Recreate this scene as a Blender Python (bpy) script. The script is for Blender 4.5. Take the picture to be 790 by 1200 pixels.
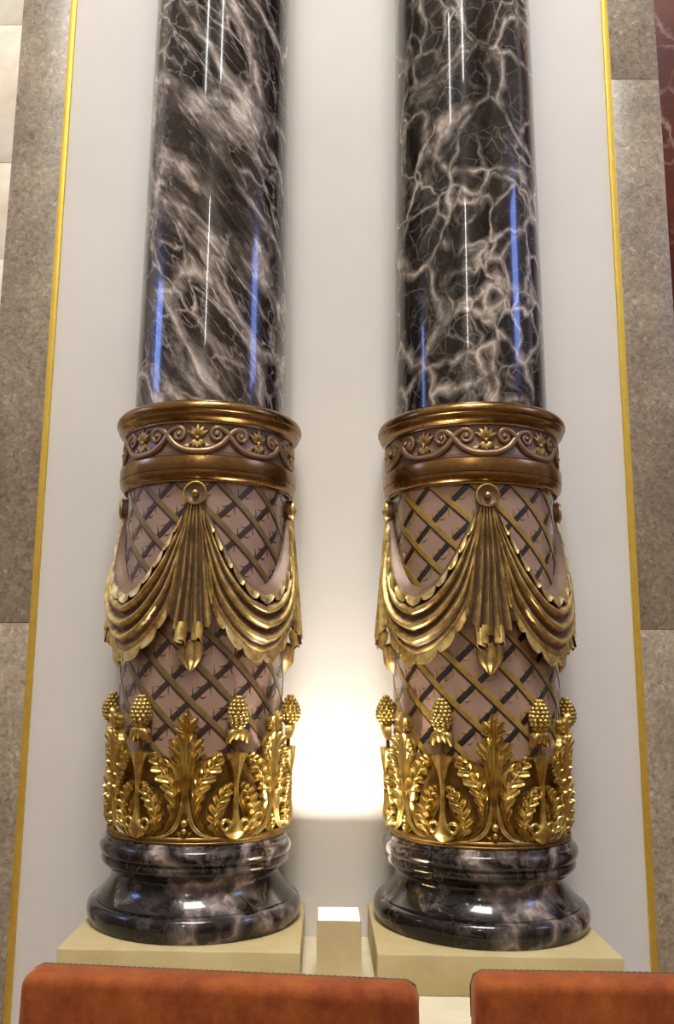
import bpy, bmesh, math, random
from mathutils import Matrix, Vector
random.seed(7)
for o in list(bpy.data.objects):
    bpy.data.objects.remove(o)
scene = bpy.context.scene
COL = scene.collection
PI = math.pi
sin, cos = math.sin, math.cos
Z0 = 1.40                       # room height of the camera-solve origin
YW = 0.137                      # face of the column wall
AX = 0.38                       # half distance between the column axes
ZP = Z0 - 0.757                 # top of the plinths

# ------------------------------------------------------------------ camera
F_PX, PITCH, ROLL, YAW = 1000.9, math.radians(9.748), math.radians(0.670), math.radians(-0.944)
PPX, PPY = -30.2, 15.8
Mz = Matrix(((cos(YAW), -sin(YAW), 0), (sin(YAW), cos(YAW), 0), (0, 0, 1)))
Mx = Matrix(((1, 0, 0), (0, cos(PITCH), sin(PITCH)), (0, -sin(PITCH), cos(PITCH))))
M = Mx @ Mz
right, fwd, up = Vector(M[0]), Vector(M[1]), Vector(M[2])
c_r = cos(ROLL) * right + sin(ROLL) * up
c_u = -sin(ROLL) * right + cos(ROLL) * up
cam_d = bpy.data.cameras.new('camera')
cam = bpy.data.objects.new('camera', cam_d)
COL.objects.link(cam)
cam_d.sensor_fit = 'VERTICAL'
cam_d.sensor_height = 36.0
cam_d.lens = F_PX / 1200 * 36.0
cam_d.shift_x = -PPX / 1200
cam_d.shift_y = PPY / 1200
cam_d.clip_start = 0.02
R3 = Matrix((c_r, c_u, -fwd)).transposed()
cam.matrix_world = Matrix.Translation((-0.0408, -2.4219, Z0 - 0.1171)) @ R3.to_4x4()
scene.camera = cam

# ------------------------------------------------------------------ world, exposure
world = bpy.data.worlds.new('world')
scene.world = world
world.use_nodes = True
world.node_tree.nodes['Background'].inputs[0].default_value = (0.9, 0.85, 0.8, 1)
world.node_tree.nodes['Background'].inputs[1].default_value = 0.05
scene.view_settings.view_transform = 'Standard'
scene.view_settings.look = 'None'
scene.view_settings.gamma = 1.0
scene.view_settings.use_curve_mapping = False
scene.view_settings.exposure = 0.02
scene.cycles.use_denoising = True
scene.cycles.max_bounces = 8
scene.cycles.sample_clamp_indirect = 6.0

CEIL_FILL, PENDANT, FARLAMP, UPLIGHT, BLUE = 46.0, 38.0, 85.0, 1600.0, 16.0

# ------------------------------------------------------------------ materials
def new_mat(name):
    m = bpy.data.materials.new(name)
    m.use_nodes = True
    nt = m.node_tree
    return m, nt, nt.nodes['Principled BSDF']

def setp(b, **k):
    names = {'color': 'Base Color', 'rough': 'Roughness', 'metal': 'Metallic', 'coat': 'Coat Weight',
             'coat_rough': 'Coat Roughness', 'spec': 'Specular IOR Level', 'sheen': 'Sheen Weight',
             'sheen_rough': 'Sheen Roughness', 'sheen_tint': 'Sheen Tint',
             'emit': 'Emission Color', 'emit_s': 'Emission Strength', 'coat_ior': 'Coat IOR'}
    for a, v in k.items():
        if a in ('color', 'emit', 'sheen_tint'):
            v = (*v, 1)
        b.inputs[names[a]].default_value = v

def node(nt, typ, **k):
    n = nt.nodes.new(typ)
    for a, v in k.items():
        if a.startswith('i_'):
            key = a[2:]
            key = int(key) if key.isdigit() else key.replace('_', ' ')
            n.inputs[key].default_value = v
        else:
            setattr(n, a, v)
    return n

def ramp(nt, fac, stops, interp='LINEAR'):
    r = node(nt, 'ShaderNodeValToRGB')
    r.color_ramp.interpolation = interp
    el = r.color_ramp.elements
    while len(el) < len(stops):
        el.new(0.5)
    for e, (p, c) in zip(el, stops):
        e.position = p
        e.color = (*c, 1) if len(c) == 3 else c
    nt.links.new(fac, r.inputs[0])
    return r

def mix(nt, fac, a, b, blend='MIX'):
    n = node(nt, 'ShaderNodeMix', data_type='RGBA', blend_type=blend)
    for sock, v in ((n.inputs[0], fac), (n.inputs[6], a), (n.inputs[7], b)):
        if hasattr(v, 'links'):
            nt.links.new(v, sock)
        elif isinstance(v, tuple):
            sock.default_value = (*v, 1)
        else:
            sock.default_value = v
    return n.outputs[2]

def mathn(nt, op, a, b=None, c=None):
    n = node(nt, 'ShaderNodeMath', operation=op)
    for i, v in enumerate((a, b, c)):
        if v is None:
            continue
        if hasattr(v, 'links'):
            nt.links.new(v, n.inputs[i])
        else:
            n.inputs[i].default_value = v
    return n.outputs[0]

def coords(nt, loc=(0, 0, 0), rot=(0, 0, 0), scale=(1, 1, 1)):
    t = node(nt, 'ShaderNodeTexCoord')
    r = node(nt, 'ShaderNodeMapping')                      # turn first, then stretch
    r.inputs['Rotation'].default_value = rot
    m = node(nt, 'ShaderNodeMapping')
    m.inputs['Location'].default_value = loc
    m.inputs['Scale'].default_value = scale
    nt.links.new(t.outputs['Object'], r.inputs[0])
    nt.links.new(r.outputs[0], m.inputs[0])
    return m.outputs[0]

def noise(nt, vec, scale, detail=4, rough=0.55, dist=0.0):
    n = node(nt, 'ShaderNodeTexNoise')
    nt.links.new(vec, n.inputs['Vector'])
    n.inputs['Scale'].default_value = scale
    n.inputs['Detail'].default_value = detail
    n.inputs['Roughness'].default_value = rough
    n.inputs['Distortion'].default_value = dist
    return n

def bump(nt, b, height, strength, dist=0.002):
    n = node(nt, 'ShaderNodeBump')
    n.inputs['Strength'].default_value = strength
    n.inputs['Distance'].default_value = dist
    nt.links.new(height, n.inputs['Height'])
    nt.links.new(n.outputs[0], b.inputs['Normal'])
    return n

def warp(nt, vec, scale, amount):
    n = noise(nt, vec, scale, 3, 0.6)
    s = node(nt, 'ShaderNodeVectorMath', operation='SUBTRACT')
    nt.links.new(n.outputs['Color'], s.inputs[0])
    s.inputs[1].default_value = (0.5, 0.5, 0.5)
    k = node(nt, 'ShaderNodeVectorMath', operation='SCALE')
    nt.links.new(s.outputs[0], k.inputs[0])
    k.inputs['Scale'].default_value = amount
    a = node(nt, 'ShaderNodeVectorMath', operation='ADD')
    nt.links.new(vec, a.inputs[0])
    nt.links.new(k.outputs[0], a.inputs[1])
    return a.outputs[0]

def vein(nt, vec, scale, width, soft=0.5):
    v = node(nt, 'ShaderNodeTexVoronoi', feature='DISTANCE_TO_EDGE')
    nt.links.new(vec, v.inputs['Vector'])
    v.inputs['Scale'].default_value = scale
    r = ramp(nt, v.outputs['Distance'], [(0.0, (1, 1, 1)), (width * soft, (0.45, 0.45, 0.45)), (width, (0, 0, 0))])
    return r.outputs[0]

def mat_dark_marble(name, loc, rot, stretch, broad, fine, dark, mids, veinc, cloud, wide=0.10, web=1.0, crinkle=1.0):
    m, nt, b = new_mat(name)
    base = coords(nt, loc, rot, stretch)
    w1 = warp(nt, base, 3.5, 0.20)
    w2 = warp(nt, w1, 14.0, 0.05 * crinkle)
    w3 = warp(nt, w2, 60.0, 0.012 * crinkle)
    v1 = vein(nt, w3, broad, wide, 0.35)
    v2 = vein(nt, warp(nt, w3, 8.0, 0.06 * crinkle), fine, 0.075, 0.35)
    v3 = vein(nt, warp(nt, base, 9.0 if crinkle > .9 else 4.0, 0.12), fine * 2.1, 0.06, 0.4)
    mask = ramp(nt, noise(nt, base, 3.2, 4, 0.6).outputs['Fac'], [(0.42, (0.05, 0.05, 0.05)), (0.60, (1, 1, 1))]).outputs[0]
    mask2 = ramp(nt, noise(nt, w1, 6.5, 3, 0.6).outputs['Fac'], [(0.40, (0.08, 0.08, 0.08)), (0.58, (1, 1, 1))]).outputs[0]
    grain = noise(nt, w3, 30.0, 6, 0.75)
    blot = ramp(nt, noise(nt, w2, 8.0, 6, 0.7).outputs['Fac'],
                [(0.38, dark), (0.50, mids[0]), (0.60, mids[1]), (0.72, mids[2])]).outputs[0]
    body = mix(nt, mathn(nt, 'MULTIPLY', grain.outputs['Fac'], 0.6), blot, dark)
    cl = ramp(nt, noise(nt, w3, 5.0, 8, 0.75).outputs['Fac'], [(0.53, (0, 0, 0)), (0.72, (cloud, cloud, cloud))]).outputs[0]
    s1 = mathn(nt, 'MULTIPLY', v1, mask2)
    s2 = mathn(nt, 'MULTIPLY', v2, mathn(nt, 'MULTIPLY', mask, 0.8 * web))
    s3 = mathn(nt, 'MULTIPLY', v3, mathn(nt, 'MULTIPLY', mask2, 0.4 * web * crinkle))
    tot = mathn(nt, 'MAXIMUM', mathn(nt, 'MAXIMUM', s1, s2), s3)
    gr = ramp(nt, grain.outputs['Fac'], [(0.34, (0.25, 0.25, 0.25)), (0.60, (1.15, 1.15, 1.15))]).outputs[0]
    tot = mathn(nt, 'MINIMUM', mathn(nt, 'MULTIPLY', mathn(nt, 'ADD', tot, cl), gr), 1.0)
    vc = mix(nt, noise(nt, base, 6.0, 3, 0.6).outputs['Fac'], veinc, (veinc[0] * 0.95, veinc[1] * 0.80, veinc[2] * 0.66))
    nt.links.new(mix(nt, tot, body, vc), b.inputs['Base Color'])
    setp(b, rough=0.20, spec=0.2, coat=0.40, coat_rough=0.03)
    bump(nt, b, noise(nt, base, 420.0, 2, 0.5).outputs['Fac'], 0.10, 0.0004)
    return m

MAT_SHAFT_A = mat_dark_marble('marble_slanting_veins', (3.1, 0.4, 0.9), (0, math.radians(36), 0), (2.2, 1.6, 0.55), 3.4, 6.5,
                              (0.003, 0.002, 0.002), ((0.016, 0.010, 0.008), (0.040, 0.026, 0.018), (0.070, 0.053, 0.040)), (0.64, 0.59, 0.55), 0.36, 0.13)
MAT_SHAFT_B = mat_dark_marble('marble_cobweb_veins', (7.3, 2.2, 5.1), (0, math.radians(-15), 0), (1.2, 1.1, 0.90), 5.2, 8.0,
                              (0.003, 0.002, 0.002), ((0.013, 0.009, 0.007), (0.032, 0.022, 0.016), (0.055, 0.042, 0.034)), (0.58, 0.54, 0.49), 0.34, 0.085, 1.2, 0.5)
MAT_BASE = mat_dark_marble('marble_base', (1.7, 4.2, 2.6), (0, math.radians(20), 0), (1.2, 1.2, 1.0), 3.2, 8.0,
                           (0.005, 0.004, 0.004), ((0.007, 0.005, 0.005), (0.015, 0.011, 0.010), (0.036, 0.028, 0.026)), (0.46, 0.40, 0.38), 0.75, 0.10, 0.25)

def mat_gold(name, c1, c2, rough, metal=1.0, grain=60.0, bs=0.25):
    m, nt, b = new_mat(name)
    v = coords(nt)
    n = noise(nt, v, 38.0, 4, 0.6)
    r = ramp(nt, n.outputs['Fac'], [(0.30, c2), (0.66, c1)])
    nt.links.new(r.outputs[0], b.inputs['Base Color'])
    setp(b, metal=metal, rough=rough)
    n2 = noise(nt, v, grain, 3, 0.6)
    rr = mathn(nt, 'MULTIPLY_ADD', n2.outputs['Fac'], 0.22, rough - 0.11)
    nt.links.new(rr, b.inputs['Roughness'])
    bump(nt, b, n2.outputs['Fac'], bs, 0.0015)
    return m

MAT_GOLD = mat_gold('gold_leaf', (0.74, 0.55, 0.17), (0.36, 0.24, 0.065), 0.32, 0.95)
MAT_GOLD_DULL = mat_gold('gold_recess', (0.27, 0.165, 0.048), (0.16, 0.092, 0.028), 0.45)  # shade of the crevices between leaves is put into this darker brown
MAT_BRONZE = mat_gold('bronze', (0.28, 0.160, 0.058), (0.22, 0.122, 0.044), 0.27, 1.0, 12.0, 0.02)
MAT_FRIEZE = mat_gold('frieze_taupe', (0.20, 0.125, 0.085), (0.15, 0.092, 0.062), 0.42, 0.35, 40.0, 0.1)
MAT_SCROLL = mat_gold('scroll_gilt', (0.33, 0.215, 0.12), (0.23, 0.145, 0.08), 0.38, 0.65, 60.0, 0.2)
MAT_PALMETTE = mat_gold('palmette_gilt', (0.45, 0.30, 0.11), (0.27, 0.17, 0.06), 0.38, 0.8, 60.0, 0.2)
MAT_STRIP = mat_gold('gold_strip_leaf', (0.97, 0.72, 0.13), (0.90, 0.63, 0.11), 0.42, 0.7, 200.0, 0.04)

def mat_swag():
    m, nt, b = new_mat('gilded_cloth')
    at = node(nt, 'ShaderNodeAttribute', attribute_name='gild')
    v = coords(nt)
    n = noise(nt, v, 55.0, 5, 0.65)
    f = mathn(nt, 'ADD', at.outputs['Fac'], mathn(nt, 'MULTIPLY_ADD', n.outputs['Fac'], 0.9, -0.45))
    f = ramp(nt, f, [(0.40, (0, 0, 0)), (0.78, (1, 1, 1))]).outputs[0]
    gold = ramp(nt, noise(nt, v, 30.0, 4, 0.6).outputs['Fac'], [(0.36, (0.40, 0.27, 0.085)), (0.60, (0.78, 0.59, 0.22))]).outputs[0]
    taupe = ramp(nt, noise(nt, v, 18.0, 3, 0.6).outputs['Fac'], [(0.35, (0.125, 0.070, 0.038)), (0.65, (0.20, 0.122, 0.078))]).outputs[0]
    nt.links.new(mix(nt, f, taupe, gold), b.inputs['Base Color'])
    nt.links.new(mathn(nt, 'MULTIPLY_ADD', f, 0.65, 0.20), b.inputs['Metallic'])
    nt.links.new(mathn(nt, 'MULTIPLY_ADD', f, -0.03, 0.45), b.inputs['Roughness'])
    bump(nt, b, n.outputs['Fac'], 0.25, 0.0015)
    return m
MAT_SWAG = mat_swag()

def mat_drum():
    m, nt, b = new_mat('glazed_taupe')
    v = coords(nt)
    r = ramp(nt, noise(nt, v, 9.0, 5, 0.6).outputs['Fac'], [(0.3, (0.285, 0.180, 0.128)), (0.7, (0.360, 0.238, 0.178))])
    nt.links.new(r.outputs[0], b.inputs['Base Color'])
    setp(b, rough=0.35, coat=0.8, coat_rough=0.06)
    return m
MAT_DRUM = mat_drum()

def mat_plain(name, c1, c2, scale, rough, **k):
    m, nt, b = new_mat(name)
    v = coords(nt)
    n = noise(nt, v, scale, 6, 0.65)
    r = ramp(nt, n.outputs['Fac'], [(0.35, c2), (0.65, c1)])
    nt.links.new(r.outputs[0], b.inputs['Base Color'])
    bs = k.pop('bump', 0.0)
    setp(b, rough=rough, **k)
    if bs:
        bump(nt, b, n.outputs['Fac'], bs, 0.003)
    return m

MAT_OLIVE_A = mat_plain('trellis_olive', (0.19, 0.125, 0.042), (0.135, 0.088, 0.032), 30, 0.35, coat=0.6, coat_rough=0.06)
MAT_THORN_A = mat_plain('thorn_olive', (0.10, 0.068, 0.026), (0.06, 0.04, 0.018), 30, 0.35, coat=0.6, coat_rough=0.06)
MAT_DARK_A = mat_plain('trellis_brown', (0.045, 0.022, 0.020), (0.030, 0.015, 0.014), 30, 0.35, coat=0.6, coat_rough=0.06)
MAT_OLIVE_B = mat_plain('trellis_gold', (0.36, 0.225, 0.035), (0.23, 0.14, 0.028), 30, 0.35, coat=0.6, coat_rough=0.06)
MAT_DARK_B = mat_plain('trellis_black', (0.012, 0.010, 0.014), (0.008, 0.007, 0.009), 30, 0.3, coat=0.7, coat_rough=0.05)
MAT_PLINTH = mat_plain('plinth_stone', (0.50, 0.405, 0.205), (0.42, 0.335, 0.155), 9, 0.6, bump=0.06)
MAT_BOX = mat_plain('lamp_box_paint', (0.54, 0.45, 0.255), (0.47, 0.38, 0.20), 12, 0.6, bump=0.05)
MAT_PODIUM = mat_plain('podium_stone', (0.66, 0.59, 0.42), (0.60, 0.53, 0.36), 14, 0.6)
MAT_FLOOR = mat_plain('floor_wood', (0.16, 0.08, 0.035), (0.10, 0.05, 0.022), 6, 0.35)
MAT_ROOM = mat_plain('room_panelling', (0.33, 0.28, 0.23), (0.28, 0.235, 0.19), 2, 0.7)
MAT_CEIL = mat_plain('ceiling_plaster', (0.42, 0.38, 0.33), (0.37, 0.33, 0.28), 2, 0.8)
MAT_METAL = mat_plain('dark_metal', (0.05, 0.045, 0.04), (0.03, 0.028, 0.025), 20, 0.35, metal=0.9)

def mat_wall():
    m, nt, b = new_mat('wall_cloth_paint')
    v = coords(nt)
    weave = noise(nt, coords(nt, scale=(1.0, 1.0, 3.2)), 120.0, 2, 0.5)
    n = noise(nt, v, 1.7, 4, 0.55)
    r = ramp(nt, n.outputs['Fac'], [(0.3, (0.635, 0.610, 0.572)), (0.7, (0.685, 0.660, 0.620))])
    nt.links.new(r.outputs[0], b.inputs['Base Color'])
    setp(b, rough=0.55, spec=0.3)
    bump(nt, b, weave.outputs['Fac'], 0.05, 0.0006)
    return m
MAT_WALL = mat_wall()

def mat_grey():
    m, nt, b = new_mat('grey_shell_stone')
    v = coords(nt)
    info = node(nt, 'ShaderNodeObjectInfo')
    big = noise(nt, v, 5.0, 5, 0.6)
    fine = noise(nt, warp(nt, v, 30.0, 0.03), 60.0, 6, 0.72, 0.8)
    c = ramp(nt, fine.outputs['Fac'], [(0.30, (0.13, 0.10, 0.066)), (0.46, (0.30, 0.245, 0.18)), (0.58, (0.39, 0.325, 0.245)), (0.72, (0.70, 0.60, 0.46))]).outputs[0]
    d = ramp(nt, big.outputs['Fac'], [(0.3, (0.72, 0.70, 0.68)), (0.7, (1.1, 1.08, 1.06))]).outputs[0]
    c = mix(nt, 1.0, c, d, 'MULTIPLY')
    k = mathn(nt, 'MULTIPLY_ADD', info.outputs['Random'], 0.22, 0.86)
    cc = node(nt, 'ShaderNodeCombineColor')
    for i in range(3):
        nt.links.new(k, cc.inputs[i])
    c = mix(nt, 1.0, c, cc.outputs[0], 'MULTIPLY')
    nt.links.new(c, b.inputs['Base Color'])
    setp(b, rough=0.42, spec=0.5)
    bump(nt, b, fine.outputs['Fac'], 0.06, 0.001)
    return m
MAT_GREY = mat_grey()

def mat_veined(name, c1, c2, vc, vscale, rough, amt, rot=(0, 0, 0), st=(1, 1, 1), wd=0.10):
    m, nt, b = new_mat(name)
    v = coords(nt, (0.3, 0.7, 0.45), rot, st)
    w = warp(nt, v, 6.0, 0.15)
    body = ramp(nt, noise(nt, w, 6.0, 6, 0.65).outputs['Fac'], [(0.35, c2), (0.65, c1)]).outputs[0]
    mask = ramp(nt, noise(nt, v, 4.0, 3, 0.6).outputs['Fac'], [(0.42, (0, 0, 0)), (0.66, (1, 1, 1))]).outputs[0]
    f = mathn(nt, 'MULTIPLY', mathn(nt, 'MULTIPLY', vein(nt, w, vscale, wd), mask), amt)
    nt.links.new(mix(nt, f, body, vc), b.inputs['Base Color'])
    setp(b, rough=rough, spec=0.18)
    return m
MAT_RED = mat_veined('red_marble', (0.105, 0.016, 0.006), (0.045, 0.009, 0.005), (0.42, 0.30, 0.25), 5.0, 0.45, 0.55, wd=0.035)
MAT_CREAM = mat_veined('cream_marble', (0.80, 0.76, 0.67), (0.70, 0.62, 0.50), (0.62, 0.46, 0.28), 2.4, 0.6, 0.6, (0, 0.6, 0), (0.7, 1, 1.6))

def mat_velvet():
    m, nt, b = new_mat('rust_velvet')
    v = coords(nt)
    a = noise(nt, coords(nt, scale=(1.0, 1.0, 0.8)), 16.0, 6, 0.7)
    pile = noise(nt, v, 900.0, 2, 0.5)
    crush = noise(nt, v, 60.0, 4, 0.65)
    c = ramp(nt, a.outputs['Fac'], [(0.30, (0.140, 0.028, 0.007)), (0.5, (0.245, 0.058, 0.012)), (0.68, (0.33, 0.092, 0.020))]).outputs[0]
    c2 = ramp(nt, crush.outputs['Fac'], [(0.3, (0.82, 0.80, 0.78)), (0.7, (1.12, 1.12, 1.12))]).outputs[0]
    nt.links.new(mix(nt, 1.0, c, c2, 'MULTIPLY'), b.inputs['Base Color'])
    setp(b, rough=0.85, spec=0.2, sheen=0.5, sheen_rough=0.4, sheen_tint=(0.9, 0.40, 0.2))
    h = mathn(nt, 'ADD', pile.outputs['Fac'], mathn(nt, 'MULTIPLY', crush.outputs['Fac'], 0.6))
    bump(nt, b, h, 0.35, 0.0015)
    return m
MAT_VELVET = mat_velvet()
MAT_CORD = mat_plain('braid_cord', (0.17, 0.09, 0.04), (0.06, 0.03, 0.02), 300, 0.7)
MAT_CHAIRWOOD = mat_plain('chair_wood', (0.09, 0.035, 0.015), (0.06, 0.022, 0.01), 12, 0.35)

def mat_emit(name, col, s):
    m, nt, b = new_mat(name)
    setp(b, color=(0.02, 0.02, 0.02), emit=col, emit_s=s)
    return m
MAT_CEIL_FILL = mat_emit('ceiling_fill_glow', (1.0, 0.975, 0.93), CEIL_FILL)  # glow of the added ceiling fill panel
MAT_TUBE = mat_emit('pendant_glass', (1.0, 0.97, 0.92), PENDANT)
MAT_FAR = mat_emit('far_pendant_glass', (1.0, 0.93, 0.84), FARLAMP)
MAT_UP = mat_emit('uplight_lens', (1.0, 0.91, 0.80), UPLIGHT)
MAT_BLUE = mat_emit('blue_evening_pane', (0.24, 0.38, 1.0), BLUE)

# ------------------------------------------------------------------ mesh helpers
class MB:
    def __init__(s):
        s.v, s.f, s.g = [], [], []
    def vert(s, p, g=0.0):
        s.v.append(tuple(p)); s.g.append(g)
        return len(s.v) - 1
    def grid(s, rows, closed=False, g=None):
        base = len(s.v)
        n, m = len(rows), len(rows[0])
        for i, r in enumerate(rows):
            for j, p in enumerate(r):
                s.vert(p, g[i][j] if g else 0.0)
        for i in range(n - 1):
            for j in range(m if closed else m - 1):
                k = (j + 1) % m
                s.f.append((base + i * m + j, base + i * m + k, base + (i + 1) * m + k, base + (i + 1) * m + j))
    def fan(s, ring, p):
        c = s.vert(p)
        for i in range(len(ring)):
            s.f.append((ring[i], ring[(i + 1) % len(ring)], c))
    def box(s, x0, x1, y0, y1, z0, z1):
        b = len(s.v)
        for x in (x0, x1):
            for y in (y0, y1):
                for z in (z0, z1):
                    s.vert((x, y, z))
        for f in ((0, 1, 3, 2), (4, 6, 7, 5), (0, 4, 5, 1), (2, 3, 7, 6), (0, 2, 6, 4), (1, 5, 7, 3)):
            s.f.append(tuple(b + i for i in f))
    def tube(s, pts, rad, n=8, flat=1.0, nrm=None, cap=True):
        rows = []
        pts = [Vector(p) for p in pts]
        prev = None
        for i, p in enumerate(pts):
            t = (pts[min(i + 1, len(pts) - 1)] - pts[max(i - 1, 0)])
            t = t.normalized() if t.length > 1e-9 else Vector((0, 0, 1))
            if nrm is not None:
                a = nrm(p)
            else:
                a = prev if prev is not None else (Vector((0, 0, 1)) if abs(t.z) < 0.9 else Vector((1, 0, 0)))
            a = (a - t * a.dot(t)).normalized()
            prev = a
            b = t.cross(a)
            r = rad[i] if isinstance(rad, (list, tuple)) else rad
            rows.append([p + a * (cos(2 * PI * k / n) * r * flat) + b * (sin(2 * PI * k / n) * r) for k in range(n)])
        b0 = len(s.v)
        s.grid(rows, closed=True)
        if cap:
            s.f.append(tuple(b0 + k for k in range(n))[::-1])
            e = b0 + (len(rows) - 1) * n
            s.f.append(tuple(e + k for k in range(n)))
    def ball(s, c, r, n=8, m=6, sq=(1, 1, 1)):
        rows = []
        for i in range(m + 1):
            a = PI * i / m
            ra = max(sin(a), 0.02)
            rows.append([(c[0] + sq[0] * r * ra * cos(2 * PI * k / n), c[1] + sq[1] * r * ra * sin(2 * PI * k / n), c[2] + sq[2] * r * cos(a)) for k in range(n)])
        s.grid(rows, closed=True)
    def mesh(s, name, mat, smooth=True, angle=50, gild=False):
        me = bpy.data.meshes.new(name)
        me.from_pydata(s.v, [], s.f)
        if gild:
            a = me.attributes.new('gild', 'FLOAT', 'POINT')
            a.data.foreach_set('value', s.g)
        bm = bmesh.new()
        bm.from_mesh(me)
        bmesh.ops.recalc_face_normals(bm, faces=bm.faces)
        if smooth:
            for f in bm.faces:
                f.smooth = True
            lim = math.radians(angle)
            for e in bm.edges:
                if len(e.link_faces) == 2 and e.calc_face_angle(0) > lim:
                    e.smooth = False
        bm.to_mesh(me)
        bm.free()
        me.materials.append(mat)
        me.update()
        return me

def tag(o, label=None, cat=None, group=None, kind=None):
    if label: o['label'] = label
    if cat: o['category'] = cat
    if group: o['group'] = group
    if kind: o['kind'] = kind
    return o

def link(name, me, parent=None, loc=(0, 0, 0), rz=0.0):
    o = bpy.data.objects.new(name, me)
    COL.objects.link(o)
    o.location = loc
    o.rotation_euler = (0, 0, rz)
    if parent is not None:
        o.parent = parent
    return o

def empty(name, loc, rz=0.0):
    o = bpy.data.objects.new(name, None)
    COL.objects.link(o)
    o.location = loc
    o.rotation_euler = (0, 0, rz)
    o.empty_display_size = 0.1
    return o

def rounded_box(x0, x1, y0, y1, z0, z1, bev, seg, mat, name):
    bm = bmesh.new()
    bmesh.ops.create_cube(bm, size=1.0)
    for v in bm.verts:
        v.co = ((x0 + x1) / 2 + v.co.x * (x1 - x0), (y0 + y1) / 2 + v.co.y * (y1 - y0), (z0 + z1) / 2 + v.co.z * (z1 - z0))
    bmesh.ops.bevel(bm, geom=list(bm.edges), offset=bev, segments=seg, profile=0.5, affect='EDGES')
    for f in bm.faces:
        f.smooth = True
    me = bpy.data.meshes.new(name)
    bm.to_mesh(me)
    bm.free()
    me.materials.append(mat)
    return me

def box_obj(name, x0, x1, y0, y1, z0, z1, mat, parent=None, bev=0.0):
    if bev:
        me = rounded_box(x0, x1, y0, y1, z0, z1, bev, 2, mat, name)
    else:
        mb = MB()
        mb.box(x0, x1, y0, y1, z0, z1)
        me = mb.mesh(name, mat, smooth=False)
    return link(name, me, parent)

def cyl(th, r, h):              # th in degrees, 0 faces the room
    a = math.radians(th)
    return (r * sin(a), -r * cos(a), h)

def radial(p):
    v = Vector((p[0], p[1], 0))
    return v.normalized()

def lerp(a, b, t):
    return a + (b - a) * t

def interp(tab, x):
    if x <= tab[0][0]: return tab[0][1]
    for (x0, y0), (x1, y1) in zip(tab, tab[1:]):
        if x <= x1:
            t = (x - x0) / (x1 - x0)
            return lerp(y0, y1, t)
    return tab[-1][1]

def sinterp(tab, x):
    """smooth (Catmull-Rom) table lookup"""
    n = len(tab)
    if x <= tab[0][0]: return tab[0][1]
    if x >= tab[-1][0]: return tab[-1][1]
    for i in range(n - 1):
        if x <= tab[i + 1][0]:
            x0, y0 = tab[i]; x1, y1 = tab[i + 1]
            t = (x - x0) / (x1 - x0)
            d = x1 - x0
            m0 = (y1 - tab[i - 1][1]) / (x1 - tab[i - 1][0]) * d if i > 0 else (y1 - y0)
            m1 = (tab[i + 2][1] - y0) / (tab[i + 2][0] - x0) * d if i + 2 < n else (y1 - y0)
            return (2*t**3 - 3*t*t + 1) * y0 + (t**3 - 2*t*t + t) * m0 + (-2*t**3 + 3*t*t) * y1 + (t**3 - t*t) * m1

def polycurve(pts, n):
    """n+1 points along a smooth curve through pts, evenly by length"""
    tab = [[(i, p[k]) for i, p in enumerate(pts)] for k in range(len(pts[0]))]
    fine = [tuple(sinterp(t, (len(pts) - 1) * j / 200.0) for t in tab) for j in range(201)]
    L = [0.0]
    for a, b in zip(fine, fine[1:]):
        L.append(L[-1] + math.dist(a, b))
    out, j = [], 0
    for i in range(n + 1):
        s = L[-1] * i / n
        while j < 199 and L[j + 1] < s:
            j += 1
        t = (s - L[j]) / max(L[j + 1] - L[j], 1e-12)
        out.append(tuple(lerp(a, b, min(max(t, 0), 1)) for a, b in zip(fine[j], fine[j + 1])))
    return out

def smooth01(x):
    x = min(max(x, 0.0), 1.0)
    return x * x * (3 - 2 * x)

# ------------------------------------------------------------------ the room
def structure(o):
    return tag(o, kind='structure')

H = 11.0
structure(box_obj('floor', -5.2, 5.2, -10.2, YW + 0.2, -0.1, 0.0, MAT_FLOOR))
structure(box_obj('ceiling', -5.2, 5.2, -10.2, YW + 0.2, H, H + 0.1, MAT_CEIL))
structure(box_obj('wall_front', -5.2, 5.2, YW, YW + 0.2, 0.0, H, MAT_WALL))
structure(box_obj('wall_back', -5.2, 5.2, -10.2, -10.0, 0.0, H, MAT_ROOM))

def side_wall(name, x0, x1, wy0, wy1, wz0, wz1, n):
    """side wall with one window opening"""
    mb = MB()
    mb.box(x0, x1, -10.0, wy0, 0, H)
    mb.box(x0, x1, wy1, YW, 0, H)
    mb.box(x0, x1, wy0, wy1, 0, wz0)
    mb.box(x0, x1, wy0, wy1, wz1, H)
    structure(link(name, mb.mesh(name, MAT_ROOM, smooth=False)))
    inner = x1 if x1 < 0 else x0
    s = -1 if x1 < 0 else 1
    w = empty('window_%d' % n, (inner + s * 0.06, (wy0 + wy1) / 2, wz0))
    structure(w)
    hw, hh = (wy1 - wy0) / 2, wz1 - wz0
    fr = MB()
    for a, b, c, d in ((-hw, -hw + .05, 0, hh), (hw - .05, hw, 0, hh), (-hw + .05, hw - .05, 0, .05), (-hw + .05, hw - .05, hh - .05, hh)):
        fr.box(-0.03, 0.03, a, b, c, d)
    link('window_frame', fr.mesh('window_frame', MAT_CHAIRWOOD, smooth=False), w)
    pm = MB()
    pm.box(-0.005, 0.005, -hw + .05, hw - .05, .05, hh - .05)
    link('pane', pm.mesh('pane', MAT_BLUE, smooth=False), w)

side_wall('wall_left', -5.2, -5.0, -1.15, -0.05, 3.55, 4.60, 1)
side_wall('wall_right', 5.0, 5.2, -2.45, -1.35, 4.0, 5.6, 2)

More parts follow.
